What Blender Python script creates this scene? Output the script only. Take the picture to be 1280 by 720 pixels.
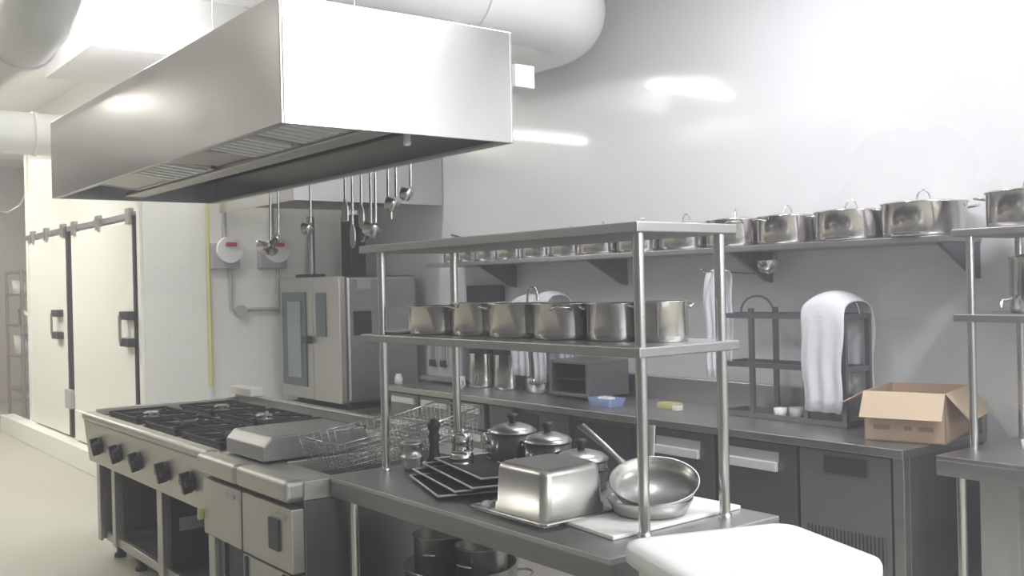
import bpy, math, random
from mathutils import Vector, Matrix
random.seed(4)
for o in list(bpy.data.objects): bpy.data.objects.remove(o)
scn = bpy.context.scene
PI = math.pi
# ---------------------------------------------------------------- camera
TH = math.atan(970/1250)
F = Vector((-math.cos(TH), math.sin(TH), 0)); Rt = Vector((math.sin(TH), math.cos(TH), 0)); Up = Vector((0, 0, 1))
pit = -math.atan(4/1250); roll = 0.023
F2 = F*math.cos(pit)+Up*math.sin(pit); U2 = Up*math.cos(pit)-F*math.sin(pit)
R3 = Rt*math.cos(roll)-U2*math.sin(roll)
U3 = U2*math.cos(roll)+Rt*math.sin(roll)
cam = bpy.data.cameras.new('camera'); co = bpy.data.objects.new('camera', cam); scn.collection.objects.link(co)
cam.sensor_width = 36; cam.lens = 36*1250/1280; cam.clip_start = .05
M = Matrix((R3, U3, -F2)).transposed().to_4x4(); M.translation = (0, 0, 1.6)
co.matrix_world = M; scn.camera = co
# ---------------------------------------------------------------- world, exposure
w = bpy.data.worlds.new('world'); scn.world = w; w.use_nodes = True
bg = w.node_tree.nodes['Background']; bg.inputs[0].default_value = (.86, .93, 1, 1); bg.inputs[1].default_value = 2.2
# thin scattering air, added to imitate lens haze and lift the blacks
vs_ = w.node_tree.nodes.new('ShaderNodeVolumeScatter'); vs_.inputs['Density'].default_value = .033; vs_.inputs['Color'].default_value = (.965, .955, 1, 1)
w.node_tree.links.new(vs_.outputs[0], w.node_tree.nodes['World Output'].inputs['Volume'])
scn.view_settings.view_transform = 'Standard'; scn.view_settings.look = 'None'
scn.view_settings.exposure = 0.0; scn.view_settings.gamma = 1
WARM = (1, .965, .90); COOL = (.93, .91, 1); NEUT = (.965, .945, 1)
# x, y centre, length, watts, colour   (fluorescent battens along Y, all at z = 3.42)
LAMPS = [(-14.6, 2.2, 1.2, 34, WARM), (-12.0, .9, 1.2, 95, WARM), (-9.6, .9, 1.2, 70, WARM), (-8.0, 3.25, 1.1, 26, WARM),
         (-6.5, 1.72, 1.08, 50, NEUT), (-6.6, -1.2, 1.2, 50, WARM), (-3.0, 3.2, 1.2, 31, COOL), (-.9, 3.0, 1.2, 52, NEUT), (1.4, 1.2, 1.2, 36, NEUT)]  # the lamp over the wall shelf is unseen, added to brighten the upper wall
ZL = 3.42
def area(loc, sx, sy, watts, col, rot=(0, 0, 0)):
    l = bpy.data.lights.new('lamp_light', 'AREA'); l.shape = 'RECTANGLE'; l.size = sx; l.size_y = sy
    l.energy = watts; l.color = col
    o = bpy.data.objects.new('lamp_light', l); o.location = loc; o.rotation_euler = rot; scn.collection.objects.link(o)
# daylight through the window in the right wall
area((2.93, 1.9, 2.45), 1.5, 3.4, 90, (.92, .97, 1), (0, PI/2, 0))

# light for an unseen back wall window, added so the hood's end reflects bright
area((2.0, 4.46, 3.05), 1.5, .9, 75, (.96, 1, .97), (-PI/2, 0, 0))
# ---------------------------------------------------------------- materials
def mat(name, col, rough=.5, metal=0., coat=0., emit=0., noise=0., nscale=6., bump=0., bscale=(1, 1, 1), spec=.5, alpha=1, trans=0., rvar=0., coatr=.05, sss=0):
    m = bpy.data.materials.new(name); m.use_nodes = True
    nt = m.node_tree; b = nt.nodes['Principled BSDF']
    b.inputs['Base Color'].default_value = (*col, 1); b.inputs['Roughness'].default_value = rough
    b.inputs['Metallic'].default_value = metal; b.inputs['Coat Weight'].default_value = coat
    b.inputs['Coat Roughness'].default_value = coatr; b.inputs['Specular IOR Level'].default_value = spec
    b.inputs['Transmission Weight'].default_value = trans; b.inputs['Alpha'].default_value = alpha
    if emit: b.inputs['Emission Color'].default_value = (*col, 1); b.inputs['Emission Strength'].default_value = emit
    if noise or bump or rvar:
        tc = nt.nodes.new('ShaderNodeTexCoord'); mp = nt.nodes.new('ShaderNodeMapping')
        mp.inputs['Scale'].default_value = bscale
        nt.links.new(tc.outputs['Object'], mp.inputs[0])
        nz = nt.nodes.new('ShaderNodeTexNoise'); nz.inputs['Scale'].default_value = nscale; nz.inputs['Detail'].default_value = 4
        nt.links.new(mp.outputs[0], nz.inputs['Vector'])
        if noise:
            mx = nt.nodes.new('ShaderNodeMix'); mx.data_type = 'RGBA'
            mx.inputs[6].default_value = (*[c*(1-noise) for c in col], 1); mx.inputs[7].default_value = (*[min(1, c*(1+noise)) for c in col], 1)
            nt.links.new(nz.outputs[0], mx.inputs[0]); nt.links.new(mx.outputs[2], b.inputs['Base Color'])
        if rvar:
            mr = nt.nodes.new('ShaderNodeMapRange'); mr.inputs[1].default_value = .3; mr.inputs[2].default_value = .7
            mr.inputs[3].default_value = max(.02, rough-rvar); mr.inputs[4].default_value = rough+rvar
            nt.links.new(nz.outputs[0], mr.inputs[0]); nt.links.new(mr.outputs[0], b.inputs['Roughness'])
        if bump:
            bp = nt.nodes.new('ShaderNodeBump'); bp.inputs['Strength'].default_value = bump; bp.inputs['Distance'].default_value = .01
            nt.links.new(nz.outputs[0], bp.inputs['Height']); nt.links.new(bp.outputs[0], b.inputs['Normal'])
    return m
STEEL = mat('brushed_steel', (.46, .46, .46), .42, 1, noise=.06, nscale=3, bscale=(1, 1, 8), rvar=.06)
HOODM = mat('hood_steel', (.58, .575, .58), .22, 1, noise=.03, nscale=2.2, bscale=(1, 1, .6), rvar=.04, bump=.03)
SHELF = mat('shelf_steel', (.40, .395, .40), .45, 1, noise=.05, nscale=4)
TOPM = mat('worktop_steel', (.50, .50, .505), .38, 1, noise=.06, nscale=4, rvar=.05)
TUBE = mat('polished_tube', (.66, .65, .64), .2, 1)
POTM = mat('polished_pot_steel', (.68, .66, .64), .15, 1, noise=.04, nscale=6)
PANM = mat('satin_pan_steel', (.50, .495, .48), .32, 1, noise=.04, nscale=8)
RANGE = mat('range_steel', (.56, .55, .52), .48, 1, noise=.08, nscale=3, rvar=.06)
DARKST = mat('dark_steel_panel', (.27, .27, .28), .40, .85, noise=.08, nscale=3)
SIDEST = mat('stained_side_steel', (.20, .19, .19), .36, .9, noise=.2, nscale=2.5, bscale=(1, 2, .4))
FRIDGE = mat('refrigerator_front', (.19, .195, .215), .38, .8, noise=.05, nscale=3)
HANDLE = mat('satin_aluminium', (.86, .86, .86), .45, .35)
BLACK = mat('black_plastic', (.035, .035, .038), .45)
IRON = mat('cast_iron', (.045, .045, .048), .6, .2, noise=.3, nscale=20)
DGLASS = mat('dark_oven_glass', (.06, .085, .09), .08, 0, coat=.6)
GREYGL = mat('grey_glass', (.22, .27, .28), .12, 0, coat=.5)
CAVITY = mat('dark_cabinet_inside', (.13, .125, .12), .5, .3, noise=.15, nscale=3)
FILTER = mat('grease_filter_steel', (.56, .55, .53), .5, .9, noise=.12, nscale=4)
WHITEP = mat('white_plastic', (.90, .91, .92), .32, spec=.5)
CHOP = mat('white_cutting_board', (.84, .83, .82), .5, noise=.03, nscale=8)
CLOTH = mat('white_towel_cloth', (.78, .79, .83), .9, noise=.05, nscale=30, bump=.3)
CARD = mat('cardboard', (.50, .37, .26), .85, noise=.06, nscale=6)
CARDIN = mat('cardboard_inside', (.60, .47, .34), .85, noise=.05, nscale=6)
PRINT = mat('faded_box_print', (.30, .22, .16), .85)
WALL = mat('glazed_white_wall', (.80, .81, .82), .32, noise=.03, nscale=.8, coat=.75, coatr=.07, rvar=.05, bump=.02)
TILEW = None
CEIL = mat('white_ceiling', (.93, .93, .90), .8)
DUCTM = mat('white_duct_paint', (.88, .88, .87), .35, noise=.03, nscale=2, coat=.3)
DOORM = mat('cold_room_panel', (.86, .86, .80), .35, noise=.02, nscale=2)
GASK = mat('black_rubber', (.03, .03, .03), .6)
YELL = mat('yellow_gas_pipe_paint', (.60, .60, .22), .4)
GREYP = mat('grey_plastic', (.42, .42, .43), .4)
RED = mat('red_switch', (.55, .05, .06), .4)
FARW = mat('far_grey_wall', (.56, .56, .50), .6, noise=.04, nscale=1)
FARL = mat('far_beige_dado', (.62, .54, .47), .5, noise=.06, nscale=2)
TUBEL = mat('fluorescent_tube', (1, .99, .96), .4, emit=14)
BLUE = mat('blue_plastic', (.20, .27, .45), .4)
YELS = mat('pale_yellow_sponge', (.55, .55, .25), .8)
CERAM = mat('white_porcelain', (.8, .8, .8), .2)
DPOT = mat('dark_enamel', (.06, .062, .068), .25, 0, coat=.3)
LIDM = mat('pot_lid_steel', (.45, .45, .45), .3, .9)
REARW = mat('rear_wall_paint', (.25, .25, .25), .6)
BOTT = mat('clear_plastic_film', (.60, .60, .58), .25, 0, trans=.35, alpha=.75)
BROWN = mat('brown_board', (.30, .24, .19), .6)
def floor_mat():
    m = mat('resin_floor', (.45, .44, .37), .42, noise=.05, nscale=1.2, rvar=.06); return m
FLOOR = floor_mat()
def tile_mat():
    m = mat('white_wall_tiles', (.80, .80, .76), .22, coat=.3); nt = m.node_tree; b = nt.nodes['Principled BSDF']
    tc = nt.nodes.new('ShaderNodeTexCoord'); sp = nt.nodes.new('ShaderNodeSeparateXYZ'); cb = nt.nodes.new('ShaderNodeCombineXYZ')
    nt.links.new(tc.outputs['Object'], sp.inputs[0]); nt.links.new(sp.outputs[1], cb.inputs[0]); nt.links.new(sp.outputs[2], cb.inputs[1])
    br = nt.nodes.new('ShaderNodeTexBrick'); br.offset = 0; br.inputs['Scale'].default_value = 1
    br.inputs['Brick Width'].default_value = .2; br.inputs['Row Height'].default_value = .2; br.inputs['Mortar Size'].default_value = .003
    br.inputs['Color1'].default_value = (.80, .80, .76, 1); br.inputs['Color2'].default_value = (.78, .785, .75, 1); br.inputs['Mortar'].default_value = (.74, .74, .70, 1)
    nt.links.new(cb.outputs[0], br.inputs[0]); nt.links.new(br.outputs[0], b.inputs['Base Color'])
    return m
TILEW = tile_mat()

# ---------------------------------------------------------------- helpers
class MB:
    def __init__(s): s.v = []; s.f = []; s.sm = []
    def add(s, vs, fs, smooth=False, M=None):
        n = len(s.v); s.v += [tuple(M @ Vector(p)) if M else tuple(p) for p in vs]
        s.f += [tuple(i+n for i in f) for f in fs]; s.sm += [smooth]*len(fs); return s
    def box(s, x0, x1, y0, y1, z0, z1, M=None):
        vs = [(x, y, z) for x in (x0, x1) for y in (y0, y1) for z in (z0, z1)]
        return s.add(vs, [(0, 1, 3, 2), (4, 6, 7, 5), (0, 4, 5, 1), (2, 3, 7, 6), (0, 2, 6, 4), (1, 5, 7, 3)], False, M)
    def lathe(s, prof, c=(0, 0, 0), n=28, M=None, smooth=True):
        vs = []; fs = []
        for r, z in prof:
            for k in range(n):
                a = 2*PI*k/n; vs.append((c[0]+r*math.cos(a), c[1]+r*math.sin(a), c[2]+z))
        for j in range(len(prof)-1):
            for k in range(n):
                k2 = (k+1) % n; fs.append((j*n+k, j*n+k2, (j+1)*n+k2, (j+1)*n+k))
        return s.add(vs, fs, smooth, M)
    def cyl(s, p, q, r, n=14, r2=None, caps=True):
        p = Vector(p); q = Vector(q); d = (q-p).normalized(); a = d.orthogonal().normalized(); b = d.cross(a); r2 = r if r2 is None else r2
        vs = []; 
        for c, rr in ((p, r), (q, r2)):
            for k in range(n):
                t = 2*PI*k/n; vs.append(c+a*math.cos(t)*rr+b*math.sin(t)*rr)
        s.add(vs, [(k, (k+1) % n, n+(k+1) % n, n+k) for k in range(n)], True)
        if caps: s.add(vs, [tuple(range(n))[::-1], tuple(range(n, 2*n))])
        return s
    def tube(s, pts, r, n=8, closed=False, flat=1.0):
        pts = [Vector(p) for p in pts]; vs = []; N = len(pts); prev = None
        for i, p in enumerate(pts):
            if closed: d = pts[(i+1) % N]-pts[i-1]
            else: d = pts[min(i+1, N-1)]-pts[max(i-1, 0)]
            d.normalize()
            if prev is None: a = d.orthogonal().normalized()
            else:
                a = prev-d*prev.dot(d); a = a.normalized() if a.length > 1e-6 else d.orthogonal().normalized()
            prev = a; b = d.cross(a)
            for k in range(n):
                t = 2*PI*k/n; vs.append(p+a*math.cos(t)*r+b*math.sin(t)*r*flat)
        fs = [(i*n+k, i*n+(k+1) % n, ((i+1) % N)*n+(k+1) % n, ((i+1) % N)*n+k) for i in range(N if closed else N-1) for k in range(n)]
        s.add(vs, fs, True)
        if not closed: s.add(vs, [tuple(range(n))[::-1], tuple(range((N-1)*n, N*n))])
        return s
    def prism(s, poly, axis, a0, a1):
        # poly: list of 2D points in the plane normal to axis
        n = len(poly)
        def mk(p, t):
            return (t, p[0], p[1]) if axis == 'x' else ((p[0], t, p[1]) if axis == 'y' else (p[0], p[1], t))
        vs = [mk(p, a0) for p in poly]+[mk(p, a1) for p in poly]
        return s.add(vs, [tuple(range(n))[::-1], tuple(range(n, 2*n))]+[(k, (k+1) % n, n+(k+1) % n, n+k) for k in range(n)])
    def build(s, name, m, parent=None, bevel=0, seg=2, label=None):
        off = Vector((0, 0, 0)); q = parent
        while q is not None: off += Vector(q.location); q = q.parent
        me = bpy.data.meshes.new(name); me.from_pydata([tuple(Vector(v)-off) for v in s.v], [], s.f); me.update()
        me.polygons.foreach_set('use_smooth', s.sm); me.materials.append(m)
        import bmesh
        bm = bmesh.new(); bm.from_mesh(me); bmesh.ops.recalc_face_normals(bm, faces=bm.faces); bm.to_mesh(me); bm.free()
        o = bpy.data.objects.new(name, me); scn.collection.objects.link(o)
        if parent is not None: o.parent = parent
        if bevel:
            b = o.modifiers.new('bevel', 'BEVEL'); b.width = bevel; b.segments = seg; b.limit_method = 'ANGLE'; b.angle_limit = .7
        if label: o['label'] = label
        return o
def thing(name, label, cat, loc=(0, 0, 0), group=None):
    o = bpy.data.objects.new(name, None); o.empty_display_size = .05; scn.collection.objects.link(o); o.location = loc
    o['label'] = label; o['category'] = cat
    if group: o['group'] = group
    return o
def tag(o, label, cat, group=None):
    o['label'] = label; o['category'] = cat
    if group: o['group'] = group
    return o
def struct(name, mb, m, bevel=0):
    o = mb.build(name, m, bevel=bevel); o['kind'] = 'structure'; return o
def B(x0, x1, y0, y1, z0, z1): return MB().box(x0, x1, y0, y1, z0, z1)
def copy_tree(o, parent=None):
    c = o.copy(); scn.collection.objects.link(c); c.parent = parent
    for ch in list(o.children): copy_tree(ch, c)
    return c
def place(proto, first, loc, rz=0, label=None, s=1, sz=None, group=None):
    r = proto if first else copy_tree(proto)
    r.location = loc; r.rotation_euler = (0, 0, rz); r.scale = (s, s, sz or s)
    if label: r['label'] = label
    if group: r['group'] = group
    return r

# ================================================================ SETTING
struct('floor', B(-17, 3, -3.5, 4.5, -.1, 0), FLOOR)
struct('ceiling', B(-17, 3, -3.5, 4.5, 3.6, 3.7), CEIL)
bw = MB(); bw.box(-17, 1.2, 4.5, 4.6, 0, 3.6); bw.box(2.8, 3.1, 4.5, 4.6, 0, 3.6); bw.box(1.2, 2.8, 4.5, 4.6, 0, 2.55); bw.box(1.2, 2.8, 4.5, 4.6, 3.55, 3.6)
struct('wall_back', bw, WALL)
w2 = MB()
for x in (1.2, 1.97, 2.74): w2.box(x, x+.06, 4.5, 4.56, 2.55, 3.55)
for z in (2.55, 3.49): w2.box(1.2, 2.8, 4.5, 4.56, z, z+.06)
struct('added_window_2', w2, WHITEP)  # unseen window, added to brighten the reflection in the hood's end panel
rw = MB()
rw.box(3, 3.1, -3.5, 4.5, 0, 1.55); rw.box(3, 3.1, -3.5, 4.5, 3.35, 3.6); rw.box(3, 3.1, -3.5, 0.1, 1.55, 3.35); rw.box(3, 3.1, 3.7, 4.5, 1.55, 3.35)
struct('wall_right', rw, WALL)
wf = MB()
for y in (.1, 1.28, 2.46, 3.64): wf.box(3.0, 3.06, y, y+.06, 1.55, 3.35)
for z in (1.55, 3.29): wf.box(3.0, 3.06, .1, 3.7, z, z+.06)
wo = struct('window_1', wf, WHITEP)
B(3.02, 3.03, .1, 3.7, 1.6, 3.3).build('pane', mat('window_glass', (.95, .97, .97), .02, trans=1, alpha=.25), wo)
struct('wall_rear', B(-17, 3.1, -3.6, -3.5, 0, 3.6), REARW)
fw = struct('wall_far', B(-17.1, -17, -3.5, 4.5, 0, 3.6), FARW)
B(-17, -16.97, -3.5, 4.5, 0, 1.02).build('dado', FARL, fw)
# cold room block: its front (y = 2.6) and its tiled side (x = -8.2)
struct('wall_cold_room_front', B(-12.2, -8.3, 2.62, 2.7, 0, 3.6), DOORM)
struct('wall_left', B(-8.3, -8.2, 2.6, 4.5, 0, 3.6), TILEW)
struct('wall_cold_room_end', B(-12.3, -12.2, 2.6, 4.5, 0, 3.2), DOORM)
struct('baseboard_left', B(-13.1, -8.45, 2.45, 2.599, 0, .2), DOORM, .006)
# dropped beam on the ceiling beyond the hood
struct('beam', B(-7.9, -6.7, 1.83, 4.49, 3.2, 3.599), CEIL)
struct('beam.001', B(-13.6, -12.6, -2.5, 4.4, 3.30, 3.599), CEIL)

# ================================================================ LAMPS
def lamp(i, x, y, L, wt, col, label):
    t = thing('ceiling_light', label, 'ceiling light', (x, y, 3.6))
    B(x-.03, x+.03, y-L/2-.03, y+L/2+.03, 3.49, 3.51).build('housing', WHITEP, t, .008)
    for s in (-1, 1): MB().cyl((x+s*.035, y-L/2, 3.475), (x+s*.035, y+L/2, 3.475), .013, 10).build('tube', TUBEL, t)
    area((x, y, ZL), .12, L, wt, col); area((x, y, 3.515), .34, L, wt*(.45 if x < -5 else .12), col, (PI, 0, 0))   # tubes shine down and up
LL = ['twin tube ceiling light above the far grey wall', 'twin tube ceiling light outside the second cold room door', 'twin tube ceiling light outside the nearer cold room door',
      'twin tube ceiling light close to the tiled side wall', 'twin tube ceiling light above the long exhaust hood', 'twin tube ceiling light over the open floor beside the range',
      'unseen twin tube light added to brighten the upper wall above the shelf', 'twin tube ceiling light above the cardboard box end of the counter', 'twin tube ceiling light near the right hand window']
for i, a in enumerate(LAMPS): lamp(i, *a, LL[i])

# ================================================================ HOOD OVER RANGE
hd = thing('exhaust_hood', 'long stainless steel island exhaust hood hanging over the cooking range', 'exhaust hood', (-3.34, 1.56, 2.2))
hx0, hx1, hy0, hy1, hz0, hz1 = -6.64, -3.34, 1.56, 2.62, 2.2, 2.67
B(hx0, hx1, hy0, hy0+.012, hz0, hz1).build('front_panel', HOODM, hd, .003)
B(hx0, hx1, hy1-.012, hy1, hz0, hz1).build('rear_panel', HOODM, hd, .003)
B(hx1-.012, hx1, hy0+.012, hy1-.012, hz0, hz1).build('end_panel', HOODM, hd, .002)
B(hx0, hx0+.012, hy0+.012, hy1-.012, hz0, hz1).build('end_panel', HOODM, hd, .002)
B(hx0+.012, hx1-.012, hy0+.012, hy1-.012, hz1-.012, hz1).build('top_panel', HOODM, hd)
# inward rim flange
rf = MB(); rf.box(hx0+.012, hx1-.012, hy0+.012, hy0+.04, hz0+.002, hz0+.012); rf.box(hx0+.012, hx1-.012, hy1-.05, hy1-.012, hz0+.002, hz0+.012)
rf.build('rim_flange', FILTER, hd)
# filter bank sloping down from the front rim to the centre gutter
def sl(y): return hz0+.055-(y-hy0)*.11      # height of the bank
B(hx0+.25, hx1-.012, 1.93, 2.05, hz0+.004, hz0+.03).build('gutter', RANGE, hd, .006)
fx = [(-6.10, -5.50, 0), (-5.48, -4.88, 1), (-4.38, -3.90, 2), (-3.88, -3.40, 2)]
for a, b, k in fx:
    f = MB(); y0, y1 = 1.60, 1.92
    for (xa, xb, ya, yb) in ((a, b, y0, y0+.025), (a, b, y1-.025, y1), (a, a+.025, y0, y1), (b-.025, b, y0, y1)):
        za, zb = sl(ya), sl(yb)
        f.add([(xa, ya, za), (xb, ya, za), (xb, yb, zb), (xa, yb, zb), (xa, ya, za+.03), (xb, ya, za+.03), (xb, yb, zb+.03), (xa, yb, zb+.03)],
              [(0, 1, 2, 3), (4, 5, 6, 7), (0, 1, 5, 4), (1, 2, 6, 5), (2, 3, 7, 6), (3, 0, 4, 7)])
    fo = f.build('grease_filter', FILTER, hd)
    nsl = 6 if k else 0
    for j in range(nsl):
        xa = a+.03+j*(b-a-.06)/nsl; xb = xa+(b-a-.06)/nsl*.55
        ya, yb = y0+.025, y1-.025; za, zb = sl(ya)-.006, sl(yb)-.006
        MB().add([(xa, ya, za), (xb, ya, za), (xb, yb, zb), (xa, yb, zb), (xa, ya, za+.018), (xb, ya, za+.018), (xb, yb, zb+.018), (xa, yb, zb+.018)],
                 [(0, 1, 2, 3), (4, 5, 6, 7), (0, 1, 5, 4), (1, 2, 6, 5), (2, 3, 7, 6), (3, 0, 4, 7)]).build('slat', HANDLE, fo)
    if not k:
        MB().add([(a+.02, y0+.02, sl(y0+.02)+.004), (b-.02, y0+.02, sl(y0+.02)+.004), (b-.02, y1-.02, sl(y1-.02)+.004), (a+.02, y1-.02, sl(y1-.02)+.004)], [(0, 1, 2, 3)]).build('cover_plate', FILTER, fo)
    MB().add([(a+.01, y0, sl(y0)+.034), (b-.01, y0, sl(y0)+.034), (b-.01, y1, sl(y1)+.034), (a+.01, y1, sl(y1)+.034)], [(0, 1, 2, 3)]).build('gap_shade', BLACK, fo)  # black sheet puts the shade between the slats into colour
B(-4.87, -4.39, 1.6, 1.92, hz0+.03, hz0+.04).build('blank_plate', FILTER, hd)
B(hx0+.02, hx1-.02, 2.05, 2.57, hz0+.16, hz0+.168).build('dark_inner_plate', DARKST, hd)  # dark plate stands in for the shade inside the hood's rear half
MB().lathe([(0, -.012), (.014, -.01), (.017, 0), (.014, .02), (.014, .16)], (-3.55, 2.22, hz0+.0), 16).build('drain_knob', WHITEP, hd)
for x, y in ((-3.40, 1.62), (-3.40, 1.9), (-6.5, 2.56)):
    MB().cyl((x, y, hz1-.004), (x, y, 3.6), .005, 8).build('hanging_rod', DUCTM, hd)
# utensil rail clipped to the hood's rear edge
rl = MB(); rl.cyl((-6.1, 2.655, 2.23), (-4.05, 2.655, 2.23), .007, 10)
for x in (-6.05, -5.1, -4.1): rl.cyl((x, 2.615, 2.23), (x, 2.655, 2.23), .006, 8)
rl.build('utensil_rail', TUBE, hd)

# ================================================================ SECOND HOOD
h2 = thing('exhaust_hood', 'smaller grey exhaust hood hanging over the tall oven, behind the long hood', 'exhaust hood', (-6.67, 3.2, 2.25))
B(-8.08, -6.67, 3.2, 3.212, 2.25, 2.68).build('front_panel', HOODM, h2)
B(-6.682, -6.67, 3.212, 4.49, 2.25, 2.68).build('end_panel', HOODM, h2)
B(-8.08, -6.682, 3.212, 4.49, 2.66, 2.68).build('top_panel', HOODM, h2)
B(-8.08, -6.682, 3.25, 4.47, 2.31, 2.32).build('dark_inner_plate', SIDEST, h2)
for x in (-8.0, -6.9): MB().cyl((x, 3.6, 2.68), (x, 3.6, 3.6), .006, 8).build('hanging_rod', TUBE, h2)

# ================================================================ DUCTS
def arc(c, r, a0, a1, n, z): return [(c[0]+r*math.cos(a0+(a1-a0)*i/n), c[1]+r*math.sin(a0+(a1-a0)*i/n), z) for i in range(n+1)]
RD = .27; zd = 3.25
d = thing('air_duct', 'big round white air duct bending along the back wall, above the long hood', 'air duct', (-4.5, 3.0, 3.25))
xs = -4.48; yb = 4.12; rb = .42
pts = [(xs, .6, zd), (xs, yb-rb, zd)]+arc((xs-rb, yb-rb), rb, 0, PI/2, 10, zd)[1:]+[(-5.75, yb, zd)]
MB().tube(pts, RD, 28).build('pipe', DUCTM, d)
for y in (1.4, 2.3, 3.2): MB().cyl((xs, y, zd), (xs, y+.03, zd), RD+.012, 28).build('joint_ring', DUCTM, d)
B(-4.7, -3.80, 3.0, 3.12, 2.56, 2.67).build('outlet_box', DUCTM, d, .004); B(-4.62, -4.36, 3.0, 3.12, 2.67, 3.0).build('outlet_neck', DUCTM, d, .004)
d = thing('air_duct', 'horizontal white air duct running past the far end of the long hood', 'air duct', (-8.7, 0, 2.9))
MB().cyl((-8.7, -3.4, 2.9), (-8.7, 2.58, 2.9), .17, 24).build('pipe', DUCTM, d)
for y in (-2, 0.2, 1.9): MB().cyl((-8.7, y, 2.9), (-8.7, y+.03, 2.9), .18, 24).build('joint_ring', DUCTM, d)
d = thing('air_duct', 'fat white air duct with an elbow in the ceiling corner at the upper left', 'air duct', (-6.2, .3, 3.1))
MB().tube([(-8.35, 1.25, 3.05), (-6.6, 1.25, 3.02), (-5.85, 1.25, 3.0), (-5.5, 1.25, 3.03), (-5.32, 1.25, 3.13), (-5.36, 1.25, 3.28), (-5.6, 1.25, 3.42), (-6.0, 1.25, 3.6)], .17, 26).build('pipe', DUCTM, d)
MB().tube([(-5.9, 1.25, 3.0), (-5.86, 1.25, 3.0)], .182, 26).build('joint_ring', DUCTM, d)
MB().tube([(-5.60, 1.25, 3.42), (-5.63, 1.25, 3.437)], .182, 26).build('joint_ring', DUCTM, d)

# ================================================================ COLD ROOM DOORS
def cdoor(n, x0, x1, hx):
    o = thing('door_%d' % n, '', ''); del o['label'], o['category']; o['kind'] = 'structure'; o.location = (x1, 2.6, .2)
    B(x0, x1-.02, 2.56, 2.615, .22, 2.2).build('door_leaf', DOORM, o, .01)
    B(x1-.02, x1+.03, 2.565, 2.615, .22, 2.24).build('gasket', GASK, o)
    B(x0-.3, x1+.03, 2.565, 2.60, 2.22, 2.27).build('rail', STEEL, o, .004)
    for x in (x0+.15, (x0+x1)/2, x1-.06): B(x-.05, x+.05, 2.535, 2.58, 2.17, 2.30).build('rail_bracket', STEEL, o, .004)
    for z in (1.42, 1.2):
        B(hx-.12, hx+.12, 2.50, 2.56, z-.035, z+.035).build('handle_bracket', BLACK, o, .006)
    B(hx-.11, hx-.06, 2.49, 2.502, 1.2, 1.42).build('handle_bar', STEEL, o)
    return o
d1 = cdoor(1, -10.22, -8.33, -8.42)
B(-8.29, -8.21, 2.58, 2.60, .2, 2.35).build('door_post', DOORM, d1)
d2 = cdoor(2, -11.9, -10.42, -10.68)
B(-10.42, -10.22, 2.52, 2.56, .5, .68).build('floor_guide', GREYP, d2)
B(-10.15, -9.1, 2.54, 2.56, .22, .5).build('kick_plate', DOORM, d1, .004)

# ================================================================ FAR LEFT RACK
r = thing('storage_rack', 'tall steel storage rack standing beyond the cold rooms at the far left', 'rack', (-14.4, 2.9, 0))
for x in (-14.9, -14.0):
    for y in (2.9, 3.3): MB().cyl((x, y, 0), (x, y, 1.95), .02, 10).build('post', STEEL, r)
for z in (.35, .8, 1.2, 1.6, 1.9): B(-14.92, -13.98, 2.88, 3.32, z, z+.03).build('shelf', STEEL, r)
for i, (x, z, h, c) in enumerate([(-14.7, .83, .25, DOORM), (-14.3, .83, .18, GREYP), (-14.4, 1.23, .2, STEEL), (-14.7, 1.63, .18, DOORM)]):
    o = MB().lathe([(0, 0), (.12, 0), (.13, h), (.12, h), (.11, .01), (0, .01)], (x, 3.06, z), 18).build('container', c)
    tag(o, ['cream container on the middle shelf of the far left rack', 'short grey container beside the cream one on the far left rack', 'steel container on the fourth shelf of the far left rack', 'cream container on the second highest shelf of the far left rack'][i], 'container')
wc = MB().tube([(-17, 3.2, 2.92), (-15.5, 3.05, 2.78), (-14, 2.9, 2.76), (-12.6, 2.72, 2.86), (-12.25, 2.65, 2.95)], .012, 8).build('cable', WHITEP)
tag(wc, 'white cable sagging from the far wall to the cold room corner', 'cable')

# ================================================================ YELLOW PIPE, SWITCHES
o = MB().tube([(-8.165, 3.13, 3.0), (-8.165, 3.13, .86), (-8.165, 3.13, .80)], .013, 10).build('gas_pipe', YELL)
tag(o, 'thin yellow gas pipe running down the tiled side wall', 'pipe')
def switch(y, z, label):
    t = thing('isolator_switch', label, 'switch', (-8.2, y, z))
    B(-8.2, -8.12, y-.15, y+.10, z-.16, z+.06).build('back_box', GREYP, t, .01)
    MB().cyl((-8.12, y, z), (-8.08, y, z), .112, 24).build('dial_cover', WHITEP, t)
    B(-8.08, -8.05, y-.045, y+.045, z+.025, z+.06).build('knob', RED, t, .006)
    MB().cyl((-8.16, y-.02, z+.06), (-8.16, y-.02, z+.75), .02, 10).build('conduit', GREYP, t)
    MB().cyl((-8.17, y+.03, z-.12), (-8.17, y+.03, 1.44), .014, 10).build('conduit', GREYP, t)
    return t
s1 = switch(3.29, 1.95, 'white round faced isolator switch with a red knob beside the yellow pipe')
s2 = switch(3.72, 1.95, 'round isolator switch with a red knob above the oven, behind hanging ladles')
j = MB().cyl((-8.17, 3.41, 1.44), (-8.17, 3.87, 1.44), .016, 10); j.cyl((-8.2, 3.40, 1.43), (-8.14, 3.40, 1.43), .05, 16)
tag(j.build('conduit_pipe', GREYP), 'grey conduit with round junction box leading along the tiled wall to the oven', 'conduit')

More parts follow.
